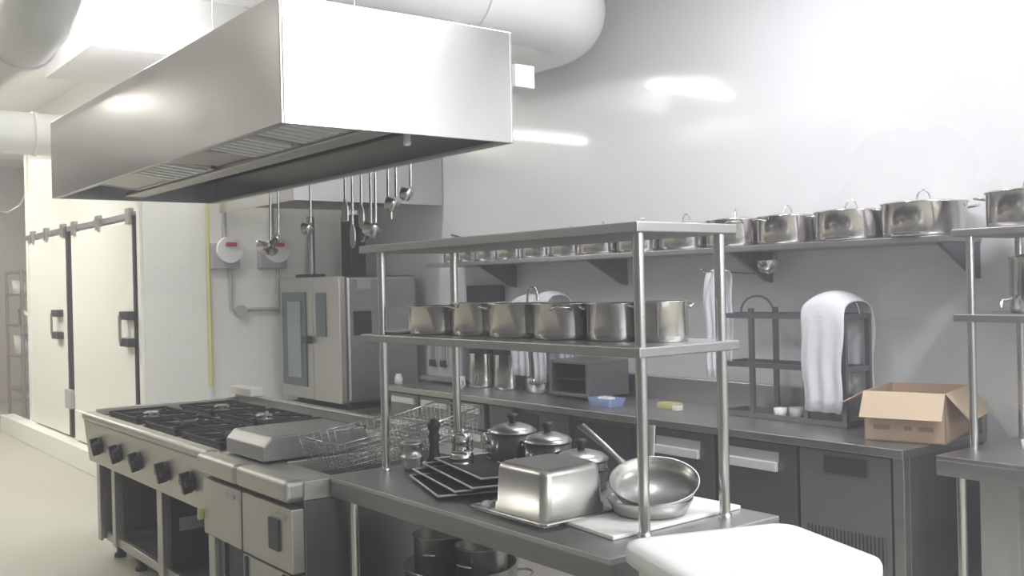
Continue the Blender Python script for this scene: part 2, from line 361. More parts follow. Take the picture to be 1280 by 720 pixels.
# ================================================================ OVEN
ov = thing('combi_oven', 'tall stainless combination oven with a dark glass door in the far corner', 'oven', (-7.5, 3.7, .7))
ox0, ox1 = -8.05, -6.96
B(ox0, ox1, 3.76, 4.42, .70, 1.70).build('body', STEEL, ov, .03, 3)
B(ox0+.01, -7.43, 3.70, 3.76, .70, 1.70).build('door', RANGE, ov, .01)
B(-7.42, ox1-.005, 3.70, 3.76, .70, 1.70).build('control_panel', RANGE, ov, .01)
dr = [c for c in ov.children if c.name.startswith('door')][0]
B(-7.98, -7.53, 3.690, 3.701, .80, 1.58).build('door_glass', DGLASS, dr, .004)
B(-7.86, -7.62, 3.684, 3.691, .87, 1.5).build('inner_window', GREYGL, dr)
B(-7.53, -7.42, 3.64, 3.70, 1.16, 1.22).build('door_handle', BLACK, dr, .01)
cp = [c for c in ov.children if c.name.startswith('control_panel')][0]
B(-7.35, -7.18, 3.692, 3.701, 1.22, 1.57).build('display', DGLASS, cp)
B(ox1, ox1+.008, 3.82, 3.98, 1.23, 1.42).build('side_vent', BLACK, ov, .002)
B(ox1, ox1+.006, 3.86, 3.98, 1.60, 1.68).build('name_plate', GREYP, ov)
B(-7.92, -7.72, 3.8, 3.98, 1.70, 1.73).build('top_vent', BLACK, ov)
st = thing('oven_stand', 'open steel stand carrying the tall oven', 'stand', (-7.5, 3.7, 0))
for x in (ox0+.03, ox1-.03):
    for y in (3.78, 4.38): B(x-.02, x+.02, y-.02, y+.02, 0, .62).build('leg', STEEL, st)
B(ox0, ox1, 3.74, 4.42, .60, .65).build('top_frame', STEEL, st)
B(ox0, ox1, 3.76, 4.40, .2, .23).build('lower_shelf', STEEL, st)
for x in (ox0+.08, ox1-.15):
    for y in (3.85, 4.3): MB().cyl((x, y, .649), (x, y, .701), .03, 12).build('foot', BLACK, ov)
o = B(-7.94, -7.76, 4.25, 4.40, 1.71, 2.245).build('oven_flue', BLACK, ov, .01)
MB().cyl((-8.12, 4.05, 1.40), (-8.12, 4.05, 2.245), .035, 14).build('steam_pipe', STEEL, ov)
# low table between range and oven / fryer island back
# ================================================================ RANGE
rg = thing('gas_range', 'six burner stainless gas range with open shelves, beneath the long hood', 'range', (-5.4, 1.68, 0))
x0, x1, y0, y1 = -6.42, -4.40, 1.70, 2.62
tp = MB(); tp.box(x0, x1, y0, y1, .82, .86)
tpo = tp.build('top_plate', RANGE, rg, .006)
B(x0-.03, x1, y0-.05, y0+.03, .835, .885).build('front_rail', RANGE, rg, .022, 4)
# slanted control panel
MB().prism([(1.662, .835), (1.69, .585), (1.73, .585), (1.73, .835)], 'x', x0-.02, x1).build('control_panel', RANGE, rg, .004)
B(x0, x0+.02, 1.74, y1, .10, .80).build('side_panel', RANGE, rg, .003)
B(x1-.02, x1, 1.74, y1, .10, .80).build('side_panel', RANGE, rg, .003)
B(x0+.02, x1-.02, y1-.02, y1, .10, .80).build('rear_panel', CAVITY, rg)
B(-5.36, -5.28, 1.74, 1.79, .10, .585).build('stile', RANGE, rg, .003)
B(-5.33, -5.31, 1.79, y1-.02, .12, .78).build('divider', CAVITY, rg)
B(-6.17, -6.11, 1.74, 1.79, .10, .585).build('stile', RANGE, rg, .003)
B(-6.42, -6.36, 1.725, 1.74, .10, .585).build('stile', RANGE, rg, .003)
B(-4.50, -4.42, 1.74, 1.79, .10, .585).build('stile', RANGE, rg, .003)
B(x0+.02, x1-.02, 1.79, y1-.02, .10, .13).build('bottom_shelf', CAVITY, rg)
B(x0+.02, x1-.02, 1.76, 1.79, .10, .15).build('bottom_rail', RANGE, rg, .003)
B(-5.31, -5.305, 1.84, 1.97, .33, .40).build('rating_plate', HANDLE, rg)
for x in (-6.3, -5.9, -5.3, -4.6):
    for y in (1.82, 2.5): MB().lathe([(0, 0), (.035, 0), (.035, .02), (.02, .03), (.02, .10), (0, .10)], (x, y, 0), 12).build('foot', BLACK, rg)
for i, x in enumerate((-6.13, -5.76, -5.41, -4.99, -4.64)):
    M0 = Matrix.Translation((x, 1.672, .715)) @ Matrix.Rotation(PI/2+.2, 4, 'X')
    k = MB().lathe([(.048, 0), (.048, .008), (.034, .012), (.031, .04), (.022, .048), (0, .048)], n=18, M=M0)
    k.box(-.012, .012, -.05, .05, .01, .052, M=M0); k.box(-.05, .05, -.012, .012, .01, .045, M=M0)
    k.build('knob', BLACK, rg, 0)
# burners and grates : 3 columns x 2 rows
def burner(cx, cy, wx, wy):
    B(cx-wx/2, cx+wx/2, cy-wy/2, cy+wy/2, .858, .864).build('drip_tray', IRON, rg, 0)
    b = MB().lathe([(0, 0), (.07, 0), (.075, .012), (.05, .02), (.05, .028), (.035, .034), (0, .034)], (cx, cy, .864), 20).build('burner', LIDM if (cx+cy) % .5 > .2 else IRON, rg)
    g = MB(); z0, z1 = .882, .893
    for (a, bb, c, dd) in ((cx-wx/2, cx+wx/2, cy-wy/2, cy-wy/2+.014), (cx-wx/2, cx+wx/2, cy+wy/2-.014, cy+wy/2), (cx-wx/2, cx-wx/2+.014, cy-wy/2, cy+wy/2), (cx+wx/2-.014, cx+wx/2, cy-wy/2, cy+wy/2)):
        g.box(a, bb, c, dd, z0-.004, z1)
    for k in range(8):
        t = k*PI/4+PI/8*0; ex = min(wx/2/max(1e-3, abs(math.cos(t))), wy/2/max(1e-3, abs(math.sin(t))))-.01
        g.tube([(cx+.05*math.cos(t), cy+.05*math.sin(t), z1-.006), (cx+ex*math.cos(t), cy+ex*math.sin(t), z1-.006)], .006, 6)
    for sx in (-1, 1):
        for sy in (-1, 1): g.box(cx+sx*(wx/2-.02)-.01, cx+sx*(wx/2-.02)+.01, cy+sy*(wy/2-.02)-.01, cy+sy*(wy/2-.02)+.01, .862, z0)
    g.build('grate', IRON, rg)
for cx in (-6.02, -5.39, -4.79):
    for cy in (1.94, 2.37): burner(cx, cy, .53, .34)
B(x0, x1, y1, y1+.05, .80, .92).build('rear_upstand', RANGE, rg, .005)
B(x0, x0+.05, y0+.03, y1, .86, .90).build('side_lip', RANGE, rg, .004)
B(-6.42, -6.08, y1-.04, y1+.05, .92, .975).build('vent_cap', HANDLE, rg, .006)
# ---- fryer / griddle module
fr = thing('deep_fryer', 'double tank stainless deep fryer with rounded front edge, attached beyond the gas range', 'fryer', (-3.93, 1.65, 0))
a0, a1 = -4.39, -3.475
sp = -3.95
B(a0, a1, 1.68, 2.60, .12, .80).build('body', SIDEST, fr, .004)
tpo = MB()
for (xa, xb, ya, yb) in ((a0, a1, 1.68, 1.82), (a0, a1, 2.42, 2.60), (a0, a0+.05, 1.82, 2.42), (sp-.03, sp+.03, 1.82, 2.42), (a1-.05, a1, 1.82, 2.42)): tpo.box(xa, xb, ya, yb, .80, .875)
tpo.build('top_frame', RANGE, fr, .004)
for (xa, xb) in ((a0+.05, sp-.03), (sp+.03, a1-.05)): B(xa, xb, 1.82, 2.42, .802, .815).build('tank', IRON, fr)
for (xa, xb) in ((a0, sp-.008), (sp+.008, a1+.005)):
    B(xa, xb, 1.60, 1.69, .80, .885).build('front_cap', RANGE, fr, .022, 5)
for (xa, xb, za) in ((a0+.02, sp-.012, .53), (sp+.012, a1, .53)):
    p = B(xa, xb, 1.625, 1.68, za, .775).build('front_panel', RANGE, fr, .006)
    B(xb-.13, xb-.05, 1.618, 1.626, .73, .748).build('badge', GREYP, p)
B(a1-.19, a1-.10, 1.616, 1.626, .60, .72).build('thermostat_window', BLACK, fr)
B(a0+.03, a0+.10, 1.64, 1.68, .12, .52).build('stile', RANGE, fr, .003)
B(a0+.10, a0+.16, 1.66, 1.68, .12, .52).build('stile', SIDEST, fr, .003)
B(a0+.17, sp-.05, 1.674, 1.682, .14, .50).build('recess_shade', BLACK, fr)  # flat black plate in place of the shade in an open bay
dd = B(sp, a1, 1.63, 1.68, .12, .52).build('door', RANGE, fr, .004)
B(sp+.03, sp+.05, 1.622, 1.631, .36, .515).build('hinge_strap', BLACK, dd)
MB().prism([(sp+.03, .40), (sp+.13, .38), (sp+.03, .33)], 'y', 1.60, 1.631).build('door_handle', BLACK, dd)
B(a1-.09, a1-.07, 1.622, 1.631, .30, .515).build('hinge_strap', BLACK, dd)
B(a0-.008, a0+.012, 1.605, 1.63, .585, .635).build('hose_tag', YELL, fr, .004)
for x in (a0+.08, a1-.08):
    for y in (1.76, 2.5): MB().cyl((x, y, 0), (x, y, .12), .022, 12).build('foot', BLACK, fr)
# fryer lid lying on first tank
ld = MB().prism([(1.72, .945), (1.76, .985), (2.20, .985), (2.22, .945), (2.22, .884), (1.72, .884)], 'x', -4.33, -3.93).build('tank_cover', SHELF, None, .006)
tag(ld, 'flat folded steel cover resting over the fryer tank nearest the burners', 'cover')
ld.name = 'tank_cover'
# wire baskets: real wires
def basket(x, y, z, L, W, H, tilt, rz, label, handle=True):
    t = thing('fryer_basket', label, 'basket', (x, y, z))
    fine = MB(); rim = MB()
    def P(u, v, h):  # tapered basket
        k = 1-.12*(1-h/H); return (x+(u-.5)*W*k, y+(v-.5)*L*k, z+h)
    nu, nv, nh = 9, 13, 6
    for i in range(nu+1):
        u = i/nu; fine.tube([P(u, 0, H), P(u, 0, 0), P(u, 1, 0), P(u, 1, H)], .0016, 4)
    for j in range(nv+1):
        v = j/nv; fine.tube([P(0, v, H), P(0, v, 0), P(1, v, 0), P(1, v, H)], .0016, 4)
    for k in range(1, nh):
        h = H*k/nh; fine.tube([P(0, 0, h), P(1, 0, h), P(1, 1, h), P(0, 1, h)], .0016, 4, closed=True)
    rim.tube([P(0, 0, H), P(1, 0, H), P(1, 1, H), P(0, 1, H)], .004, 6, closed=True)
    a = fine.build('wire_mesh', TUBE, t); a['kind'] = 'stuff'
    rim.build('rim', TUBE, t)
    if handle:
        h = MB(); h.tube([P(.35, 0, H), (x-.02, y-L/2-.12, z+H+.03), (x-.015, y-L/2-.28, z+H+.05)], .005, 6); h.tube([P(.65, 0, H), (x+.02, y-L/2-.12, z+H+.03), (x+.015, y-L/2-.28, z+H+.05)], .005, 6)
        h.build('handle', TUBE, t)
    t.rotation_euler = (tilt, 0, rz); return t
basket(-3.70, 2.08, .89, .44, .32, .12, .10, .05, 'wire fryer basket lying over the nearer fryer tank', False)
basket(-3.72, 2.42, .93, .34, .30, .11, .16, .15, 'tilted wire fryer basket behind the other basket', False)

# ================================================================ WORK TABLE WITH OVERSHELF
tb = thing('work_table', 'stainless steel work table in the foreground with a lower shelf', 'table', (-2.68, 2.12, 0))
tx0, tx1, ty0, ty1 = -3.46, -1.91, 1.785, 2.49
B(tx0, tx1, ty0, ty1, .862, .88).build('tabletop', TOPM, tb, .003)
ap = MB(); ap.box(tx0, tx1, ty0, ty0+.015, .805, .862); ap.box(tx0, tx1, ty1-.015, ty1, .805, .862); ap.box(tx0, tx0+.015, ty0+.015, ty1-.015, .805, .862); ap.box(tx1-.015, tx1, ty0+.015, ty1-.015, .805, .862)
ap.build('apron', DARKST, tb, .002)  # darker material than the bright reflecting top, its shade put into the colour
for x in (tx0+.05, tx1-.06):
    for y in (ty0+.07, ty1-.07):
        MB().cyl((x, y, 0), (x, y, .862), .019, 16).build('leg', TUBE, tb)
B(tx0+.06, tx1-.07, ty0+.06, ty1-.06, .22, .25).build('lower_shelf', SHELF, tb, .003)
os_ = thing('overshelf', 'two tier steel overshelf on four polished posts standing on the work table', 'shelf unit', (-2.75, 2.18, .88))
for x in (-2.003, -3.49+.07):
    for y in (2.007, 2.35):
        p = MB(); p.cyl((x, y, .88), (x, y, 1.74), .0165, 18); p.lathe([(.0165, .016), (.021, .012), (.021, 0)], (x, y, .88), 18)
        p.build('post', TUBE, os_)
for z in (1.388, 1.738):
    B(-3.525, -1.965, 1.965, 2.39, z, z+.03).build('shelf', SHELF, os_, .004)

# ================================================================ POTS
def pot_proto(name, cat, R, H, lidded, m=POTM, handle_up=True, nm='cooking_pot'):
    t = thing(nm, name, cat)
    b = MB().lathe([(0, 0), (R*.94, 0), (R*.99, .008), (R, .02), (R, H-.006), (R+.006, H-.002), (R+.006, H), (R-.004, H), (R-.004, .012), (0, .006)], n=36)
    b.build('body', m, t)
    for s in (-1, 1):
        pts = []
        for k in range(9):
            a = -PI/2+PI*k/8; w = .045*R/.15
            pts.append((s*(R+.0+.04*math.cos(a)*R/.15), w*math.sin(a), H*.84+.008*math.cos(a)))
        MB().tube(pts, .0045, 8).build('side_handle', TUBE, t)
    if lidded:
        l = MB().lathe([(R+.008, 0), (R+.008, .004), (R*.8, .010), (R*.3, .014), (0, .015), ], (0, 0, H), 36).build('lid', m, t)
        pts = [(-.03+.06*k/8, 0, H+.012+.05*math.sin(PI*k/8)**.5) for k in range(9)]
        MB().tube(pts, .004, 8).build('lid_handle', TUBE, l)
    return t
pr = pot_proto('pot', 'pot', .172, .145, True)
WL = ['lidded steel pot at the right end of the wall shelf, above the cardboard box',
      'lidded steel pot second from the right on the wall shelf, above the towel draped rack',
      'lidded steel pot third from the right on the wall shelf, just clear of the overshelf',
      'steel pot on the wall shelf seen just right of the overshelf\'s right rear post',
      'wall shelf pot seen between the two right posts of the overshelf, nearer the rear one',
      'wall shelf pot seen just right of the overshelf\'s front right post',
      'wall shelf pot seen just left of the overshelf\'s front right post',
      'wall shelf pot seen under the top shelf, second left of the front right post',
      'wall shelf pot seen under the top shelf, third left of the front right post',
      'wall shelf pot seen under the top shelf, above the towel topped urn',
      'wall shelf pot seen under the top shelf, above the black wall box',
      'wall shelf pot second right of the left rear post, under the top shelf',
      'leftmost wall shelf pot, beside the overshelf\'s left rear post']
WX = [-2.455, -2.83, -3.205, -3.545, -3.90, -4.25, -4.60, -4.90, -5.20, -5.50, -5.78, -6.02, -6.22]
WR = [1.06, 1.0, .90, .92, .92, .92, .88, .82, .80, .80, .70, .62, .55]
WROT = [.55, .75, 1.2, 2.2, .3, 1.0, 1.9, .4, 1.5, .9, 2.4, .2, 1.1]
for i, x in enumerate(WX):
    place(pr, i == 0, (x, 4.30, 1.775), WROT[i], WL[i], WR[i], [1.05, .98, .98, 1.0, 1, 1, 1, .95, .9, .9, .85, .8, .75][i], 'pots along the wall shelf')

pm = pot_proto('pot', 'pot', .118, .118, False)
ML = ['small steel pot at the left end of the overshelf\'s middle tier', 'steel pot second from the left on the middle tier, with an arched handle behind',
      'steel pot third from the left on the middle tier, below the towel tops', 'steel pot fourth from the left on the middle tier, with a bright glint',
      'steel pot just left of the front right post on the middle tier', 'steel pot at the right end of the middle tier, behind the front right post']
MX = [(-3.22, 2.14), (-2.985, 2.16), (-2.74, 2.16), (-2.50, 2.16), (-2.29, 2.19), (-2.125, 2.22)]
for i, (x, y) in enumerate(MX):
    place(pm, i == 0, (x, y, 1.418), [0.0, 1.3, .9, 2.3, .6, 1.1][i], ML[i], [1.0, .86, .96, .92, .80, .70][i], [.92, 1.02, 1.0, 1.0, 1.0, 1.04][i], 'pots on the middle tier of the overshelf')
o = MB().tube([(-2.88+.03*math.cos(a*PI/8), 2.33, 1.54+.05*math.sin(a*PI/8)) for a in range(9)]+[(-2.91, 2.33, 1.42)], .005, 8).build('wire_hook', TUBE)
tag(o, 'arched steel hook standing behind the second middle tier pot', 'hook')
o = MB().lathe([(0, 0), (.07, 0), (.10, .012), (.098, .014), (.06, .006), (0, .004)], (-3.40, 2.10, 1.418), 24).build('plate', CERAM)
tag(o, 'white plate on the middle tier beside the left post', 'plate')
# rod on the top shelf
o = MB().tube([(-3.32, 2.37, 1.772), (-3.42, 2.39, 1.80), (-3.50, 2.40, 1.815)], .006, 8).build('skewer', TUBE)
tag(o, 'thin steel rod sticking up from the left end of the top shelf', 'utensil')

# ================================================================ HANGING UTENSILS
def utensil(x, z1, kind, label, y=2.66, r=.05, m=TUBE):
    t = thing({'ladle': 'ladle', 'spoon': 'serving_spoon', 'spatula': 'spatula', 'skimmer': 'skimmer'}[kind], label, 'utensil', (x, y, 2.235), 'utensils hanging from the long hood')
    h = MB(); h.tube([(x, y, 2.225), (x, y-.012, 2.24), (x, y-.006, 2.252), (x, y+.01, 2.244), (x, y+.008, 2.2), (x+.008, y, z1+.04)], .0075, 6)
    h.build('handle', TUBE, t)
    if kind == 'ladle':
        M0 = Matrix.Translation((x+.01, y-.03, z1)) @ Matrix.Rotation(-.5, 4, 'X')
        MB().lathe([(r, .02), (r*.95, 0), (r*.7, -.025), (0, -.036), (0, -.033), (r*.66, -.022), (r*.9, 0), (r, .02)], n=20, M=M0).build('bowl', m, t)
    elif kind in ('spoon', 'spatula'):
        w = .028 if kind == 'spoon' else .035
        vs = []; prof = [(.25, .07), (.7, .05), (1, .02), (1, -.02), (.75, -.045), (.3, -.06)] if kind == 'spoon' else [(.3, .07), (.8, .04), (1, .03), (1, -.05)]
        poly = [(x+.008+w*a, z1+b) for a, b in prof]+[(x+.008-w*a, z1+b) for a, b in prof[::-1]]
        MB().prism(poly, 'y', y-.004, y+.004).build('blade', m, t, .001)
    else:
        M0 = Matrix.Translation((x, y-.02, z1)) @ Matrix.Rotation(1.2, 4, 'X')
        MB().lathe([(.055, .008), (.05, 0), (0, -.014), (0, -.010), (.05, .004), (.055, .008)], n=20, M=M0).build('disc', m, t)
utensil(-5.90, 1.86, 'ladle', 'large ladle at the far left of the hanging utensils, over the red switch', r=.075)
utensil(-5.78, 1.90, 'skimmer', 'skimmer hanging just right of the large far left ladle')
utensil(-5.34, 1.95, 'ladle', 'lone small ladle hanging above the oven door', r=.04)
utensil(-4.92, 2.02, 'spatula', 'leftmost spatula of the cluster hanging above the oven side')
utensil(-4.84, 1.88, 'spoon', 'long serving spoon hanging second in the cluster, hiding the flue')
utensil(-4.74, 1.98, 'spoon', 'short serving spoon hanging third in the cluster')
utensil(-4.59, 1.90, 'ladle', 'longest ladle with a wide bowl near the centre of the cluster', r=.055)
utensil(-4.64, 1.89, 'skimmer', 'shiny round skimmer hanging against the longest ladle')
utensil(-4.46, 2.00, 'spatula', 'wide spatula hanging just right of the longest ladle')
utensil(-4.38, 2.02, 'ladle', 'small ladle with a bright glint, second from the right in the cluster', r=.04)
utensil(-4.24, 2.06, 'ladle', 'rightmost small ladle hanging near the end of the rail', r=.035)

# ================================================================ THINGS ON THE WORK TABLE
T = .881
o = MB().add([(-2.27, 1.94, T), (-2.035, 1.915, T), (-2.045, 2.475, T), (-2.29, 2.47, T), (-2.27, 1.94, T+.012), (-2.035, 1.915, T+.012), (-2.045, 2.475, T+.012), (-2.29, 2.47, T+.012)],
     [(0, 1, 2, 3), (4, 5, 6, 7), (0, 1, 5, 4), (1, 2, 6, 5), (2, 3, 7, 6), (3, 0, 4, 7)]).build('cutting_board', CHOP, None, .003)
tag(o, 'flat white cutting board under the frying pans on the work table', 'cutting board')
# tray + upturned gastronorm pan
t = thing('serving_tray', 'flat steel tray under the upturned deep pan', 'tray', (-2.44, 1.97, T))
MB().box(-2.60, -2.27, 1.86, 2.13, T, T+.006).build('base', PANM, t, .002)
rm = MB(); rm.tube([(-2.62, 1.85, T+.015), (-2.255, 1.85, T+.015), (-2.255, 2.14, T+.015), (-2.62, 2.14, T+.015)], .006, 8, closed=True)
rm.build('rim', PANM, t)
def rrect(cx, cy, hx, hy, r, n=6):
    P = []
    for sx, sy, a in ((1, 1, 0), (-1, 1, PI/2), (-1, -1, PI), (1, -1, 1.5*PI)):
        for k in range(n+1):
            b = a+PI/2*k/n; P.append((cx+sx*(hx-r)+r*math.cos(b), cy+sy*(hy-r)+r*math.sin(b)))
    return P
def loft(rings, capa=True, capb=True, M=None):
    mb = MB(); n = len(rings[0]); vs = [p for r_ in rings for p in r_]
    mb.add(vs, [(j*n+k, j*n+(k+1) % n, (j+1)*n+(k+1) % n, (j+1)*n+k) for j in range(len(rings)-1) for k in range(n)], True, M)
    if capa: mb.add(rings[0], [tuple(range(n))[::-1]], False, M)
    if capb: mb.add(rings[-1], [tuple(range(n))], False, M)
    return mb
def ring(cx, cy, hx, hy, r, z): return [(x, y, z) for x, y in rrect(cx, cy, hx, hy, r)]
cx, cy = -2.395, 1.985
pn = thing('deep_food_pan', 'upturned rectangular deep steel food pan on a tray at the front of the work table', 'pan', (cx, cy, .893))
zz = .893
loft([ring(cx, cy, .145, .140, .02, zz), ring(cx, cy, .145, .140, .02, zz+.006), ring(cx, cy, .132, .126, .03, zz+.008), ring(cx, cy, .131, .125, .03, zz+.03), ring(cx, cy, .127, .121, .03, zz+.032),
      ring(cx, cy, .122, .116, .03, zz+.135), ring(cx, cy, .118, .112, .028, zz+.149), ring(cx, cy, .108, .102, .025, zz+.156)]).build('body', PANM, pn)
o = MB().lathe([(0, 0), (.018, 0), (.022, .012), (.012, .022), (0, .024)], (-2.585, 1.885, T+.008), 14).build('garlic', CERAM)
tag(o, 'small white round lump on the tray corner beside the upturned pan', 'lump')
# frying pans
def skillet(c, R, tilt_dir, tilt, hdir, label, Lh=.22, rise=0):
    t = thing('frying_pan', label, 'frying pan', c)
    t['group'] = 'frying pans on the cutting board'
    M0 = Matrix.Translation(c) @ Matrix.Rotation(tilt, 4, Vector((-tilt_dir[1], tilt_dir[0], 0)).normalized())
    MB().lathe([(0, -.004), (R*.78, -.004), (R*.86, .002), (R*.97, .029), (R*1.02, .041), (R*1.02, .044), (R*.985, .042), (R*.93, .027), (R*.80, .004), (0, .001)], n=44, M=M0).build('body', PANM, t)
    h = Vector((math.cos(hdir), math.sin(hdir), 0)); s = Vector((-h.y, h.x, 0))
    pts = [(R*.96, .03), (R+.03, .042), (R+.10, .062+rise*.45), (R+Lh, .085+rise)]
    mb = MB(); ring_ = []
    for k, (a, z) in enumerate(pts):
        w = [.017, .010, .011, .016][k]
        ring_.append([h*a+s*w+Vector((0, 0, z+.004)), h*a-s*w+Vector((0, 0, z+.004)), h*a-s*w+Vector((0, 0, z-.004)), h*a+s*w+Vector((0, 0, z-.004))])
    loft(ring_, M=M0).build('handle', PANM, t, .003)
    return t
CD = Vector((2.1, -2.2, 0)).normalized()
skillet((-2.165, 2.195, T+.018), .129, (1, 0), 0.0, math.radians(133), 'lower frying pan lying flat on the white cutting board', .14, .135)
skillet((-2.165, 2.215, T+.074), .136, CD, .36, math.radians(176), 'upper frying pan tilted forward on top of the flat one, long handle to the left')
# stack of sheet trays, fanned out, corners towards the camera
TRL = [((-3.20, 1.98), (-2.81, 1.846), .882), ((-3.235, 2.015), (-2.775, 1.891), .896), ((-3.24, 2.065), (-2.72, 1.925), .911), ((-3.226, 2.11), (-2.764, 1.995), .926)]
for i, (Lp, Np, z) in enumerate(TRL):
    t = thing('baking_tray', ['lowest black baking tray of the fanned stack', 'second lowest baking tray of the fanned stack', 'second highest baking tray of the fanned stack', 'topmost baking tray of the fanned stack'][i], 'tray', (Lp[0], Lp[1], z), 'baking trays fanned in a stack')
    Lv, Nv = Vector((*Lp, 0)), Vector((*Np, 0)); e = (Nv-Lv).normalized(); n_ = Vector((-e.y, e.x, 0)); wd = .26
    c_ = (Lv+Nv)/2+n_*wd/2; hx, hy = (Nv-Lv).length/2, wd/2
    MT = Matrix.Translation((c_.x, c_.y, 0)) @ Matrix.Rotation(math.atan2(e.y, e.x), 4, 'Z')
    P4 = [MT @ Vector(p) for p in ((-hx, -hy, z+.014), (hx, -hy, z+.014), (hx, hy, z+.014), (-hx, hy, z+.014))]
    MB().tube(P4, .004, 8, closed=True).build('rim', HANDLE, t)
    loft([ring(0, 0, hx-.012, hy-.012, .01, z), ring(0, 0, hx, hy, .012, z+.013)], True, False, MT).build('base', IRON, t)
# small pots left end
t = thing('sauce_pot', 'small ribbed steel pot at the left rear of the work table, with a black knob', 'pot', (-3.36, 2.13, T))
t.location = (-3.36, 2.09, T)
MB().lathe([(0, 0), (.030, 0), (.041, .02), (.041, .045), (.045, .047), (.045, .055), (.041, .057), (.041, .10), (.045, .102), (.045, .108), (.035, .114), (0, .116)], (-3.36, 2.09, T), 28).build('body', PANM, t)
MB().lathe([(0, 0), (.036, 0), (.036, .02), (.022, .05), (.018, .09), (.024, .125), (.018, .14), (.024, .155), (.026, .175), (.016, .19), (0, .193)], (-3.345, 2.185, T), 18).build('pepper_mill', BLACK)
tag(bpy.data.objects['pepper_mill'], 'black topped pepper mill behind the small ribbed pot on the work table', 'pepper mill')
t['label'] = 'small ribbed steel pot at the left rear corner of the work table'
GL = ['stack of two steel bowls left of the dark lidded pots', 'steel canister behind the fanned baking trays', 'narrow ribbed steel canister left of the first dark lidded pot']
for i, (x, y, R, H) in enumerate([(-3.30, 2.29, .042, .13), (-3.13, 2.17, .045, .09), (-3.28, 2.42, .036, .12)]):
    t = thing('canister', GL[i].replace('stack of two steel bowls', 'steel canister with two ribs'), 'canister', (x, y, T), 'small steel canisters')
    prof = [(0, 0), (R*.9, 0), (R, .01)]
    for k in range(1, 4): prof += [(R, H*k/4-.006), (R*1.08, H*k/4), (R, H*k/4+.006)]
    prof += [(R, H-.01), (R*.85, H), (0, H)]
    MB().lathe(prof, (x, y, T), 24).build('body', POTM, t)
    MB().lathe([(0, H), (.015, H), (.012, H+.012), (0, H+.016)], (x, y, T), 12).build('lid_knob', TUBE, t)
# dark lidded pots
DL = ['tall dark pot with a domed steel lid, leftmost of the dark lidded pots', 'dark pot with steel lid, middle of the three, behind the upturned pan', 'shortest of the three dark lidded pots, beside the long frying pan handle']
for i, (x, y, R, H) in enumerate([(-3.07, 2.37, .088, .15), (-2.86, 2.37, .088, .135), (-2.64, 2.34, .092, .10)]):
    t = thing('lidded_pot', DL[i], 'pot', (x, y, T), 'dark lidded pots')
    MB().lathe([(0, 0), (R*.95, 0), (R, .01), (R, H), (R-.004, H), (R-.004, .01), (0, .01)], (x, y, T), 32).build('body', DPOT, t)
    l = MB().lathe([(R+.004, H), (R+.004, H+.005), (R*.85, H+.02), (R*.4, H+.033), (0, H+.036)], (x, y, T), 32).build('lid', LIDM, t)
    MB().lathe([(0, H+.03), (.012, H+.032), (.014, H+.05), (.024, H+.062), (.02, H+.07), (0, H+.072)], (x, y, T), 16).build('lid_knob', BLACK, l)
    for s in (-1, 1): MB().tube([(x+s*(R-.002), y-.03, T+H-.03), (x+s*(R+.025), y-.02, T+H-.025), (x+s*(R+.025), y+.02, T+H-.025), (x+s*(R-.002), y+.03, T+H-.03)], .006, 8).build('side_handle', BLACK, t)
# pots under the table
ps = pot_proto('stock', 'pot', .21, .32, False, PANM, nm='stock_pot')
place(ps, True, (-3.08, 2.12, .25), .9, 'wide steel stock pot on the lower shelf of the work table with smaller pots inside')
ps2 = place(ps, False, (-2.64, 2.12, .25), .3, 'second wide stock pot on the lower shelf, right of the one holding pots', 1, .82)
q = pot_proto('inner', 'pot', .095, .30, False, PANM)
place(q, True, (-3.165, 2.08, .262), 2.2, 'tall narrow steel pot standing inside the wide stock pot, on the left', 1, 1.36)
place(q, False, (-2.975, 2.14, .262), 1.8, 'tall narrow steel pot standing inside the wide stock pot, on the right', 1, 1.30)

# ================================================================ BACK COUNTER
ct = thing('worktop', 'long stainless worktop with upstand along the back wall', 'worktop', (-4.4, 4.1, .84))
cx0, cx1 = -6.45, -2.28
B(cx0, cx1, 3.79, 4.49, .84, .88).build('top', TOPM, ct, .004)
B(cx0, cx1, 4.455, 4.495, .88, 1.02).build('upstand', TOPM, ct, .004)
def cabinet(name, label, cat, x0, x1, m=FRIDGE):
    t = thing(name, label, cat, ((x0+x1)/2, 3.84, 0))
    B(x0+.002, x1-.002, 3.86, 4.48, .10, .838).build('body', DARKST, t, .003)
    for x in (x0+.06, x1-.06):
        for y in (3.92, 4.40): MB().cyl((x, y, 0), (x, y, .1), .02, 10).build('foot', BLACK, t)
    return t
def cdoor2(t, x0, x1, z0=.12, z1=.83, handle=None, m=FRIDGE):
    d = B(x0+.004, x1-.004, 3.825, 3.858, z0, z1).build('door', m, t, .003)
    if handle:
        B(handle[0], handle[1], 3.818, 3.826, .745, .79).build('handle_plate', GREYP, d)
        B(handle[0], handle[1], 3.80, 3.822, .70, .745).build('door_handle', HANDLE, d, .004)
    return d
c1 = cabinet('refrigerated_cabinet', 'dark under-counter refrigerator with two silver handles and a vent grille, below the cardboard box', 'refrigerator', -3.85, -2.29)
cdoor2(c1, -3.80, -3.32, handle=(-3.71, -3.41)); cdoor2(c1, -3.30, -2.83, handle=(-3.22, -2.93))
mp = B(-2.815, -2.36, 3.825, 3.858, .12, .83).build('machine_panel', mat('machine_panel_grey', (.33, .33, .33), .4, .8), c1, .003)
B(-2.68, -2.47, 3.815, 3.826, .735, .81).build('control_display', BLACK, mp)
for k in range(22): B(-2.78+k*.0185, -2.78+k*.0185+.010, 3.815, 3.826, .36, .49).build('vent_slat', DARKST, mp)
B(-2.345, -2.295, 3.82, 3.86, .1, .838).build('corner_post', STEEL, c1, .003)
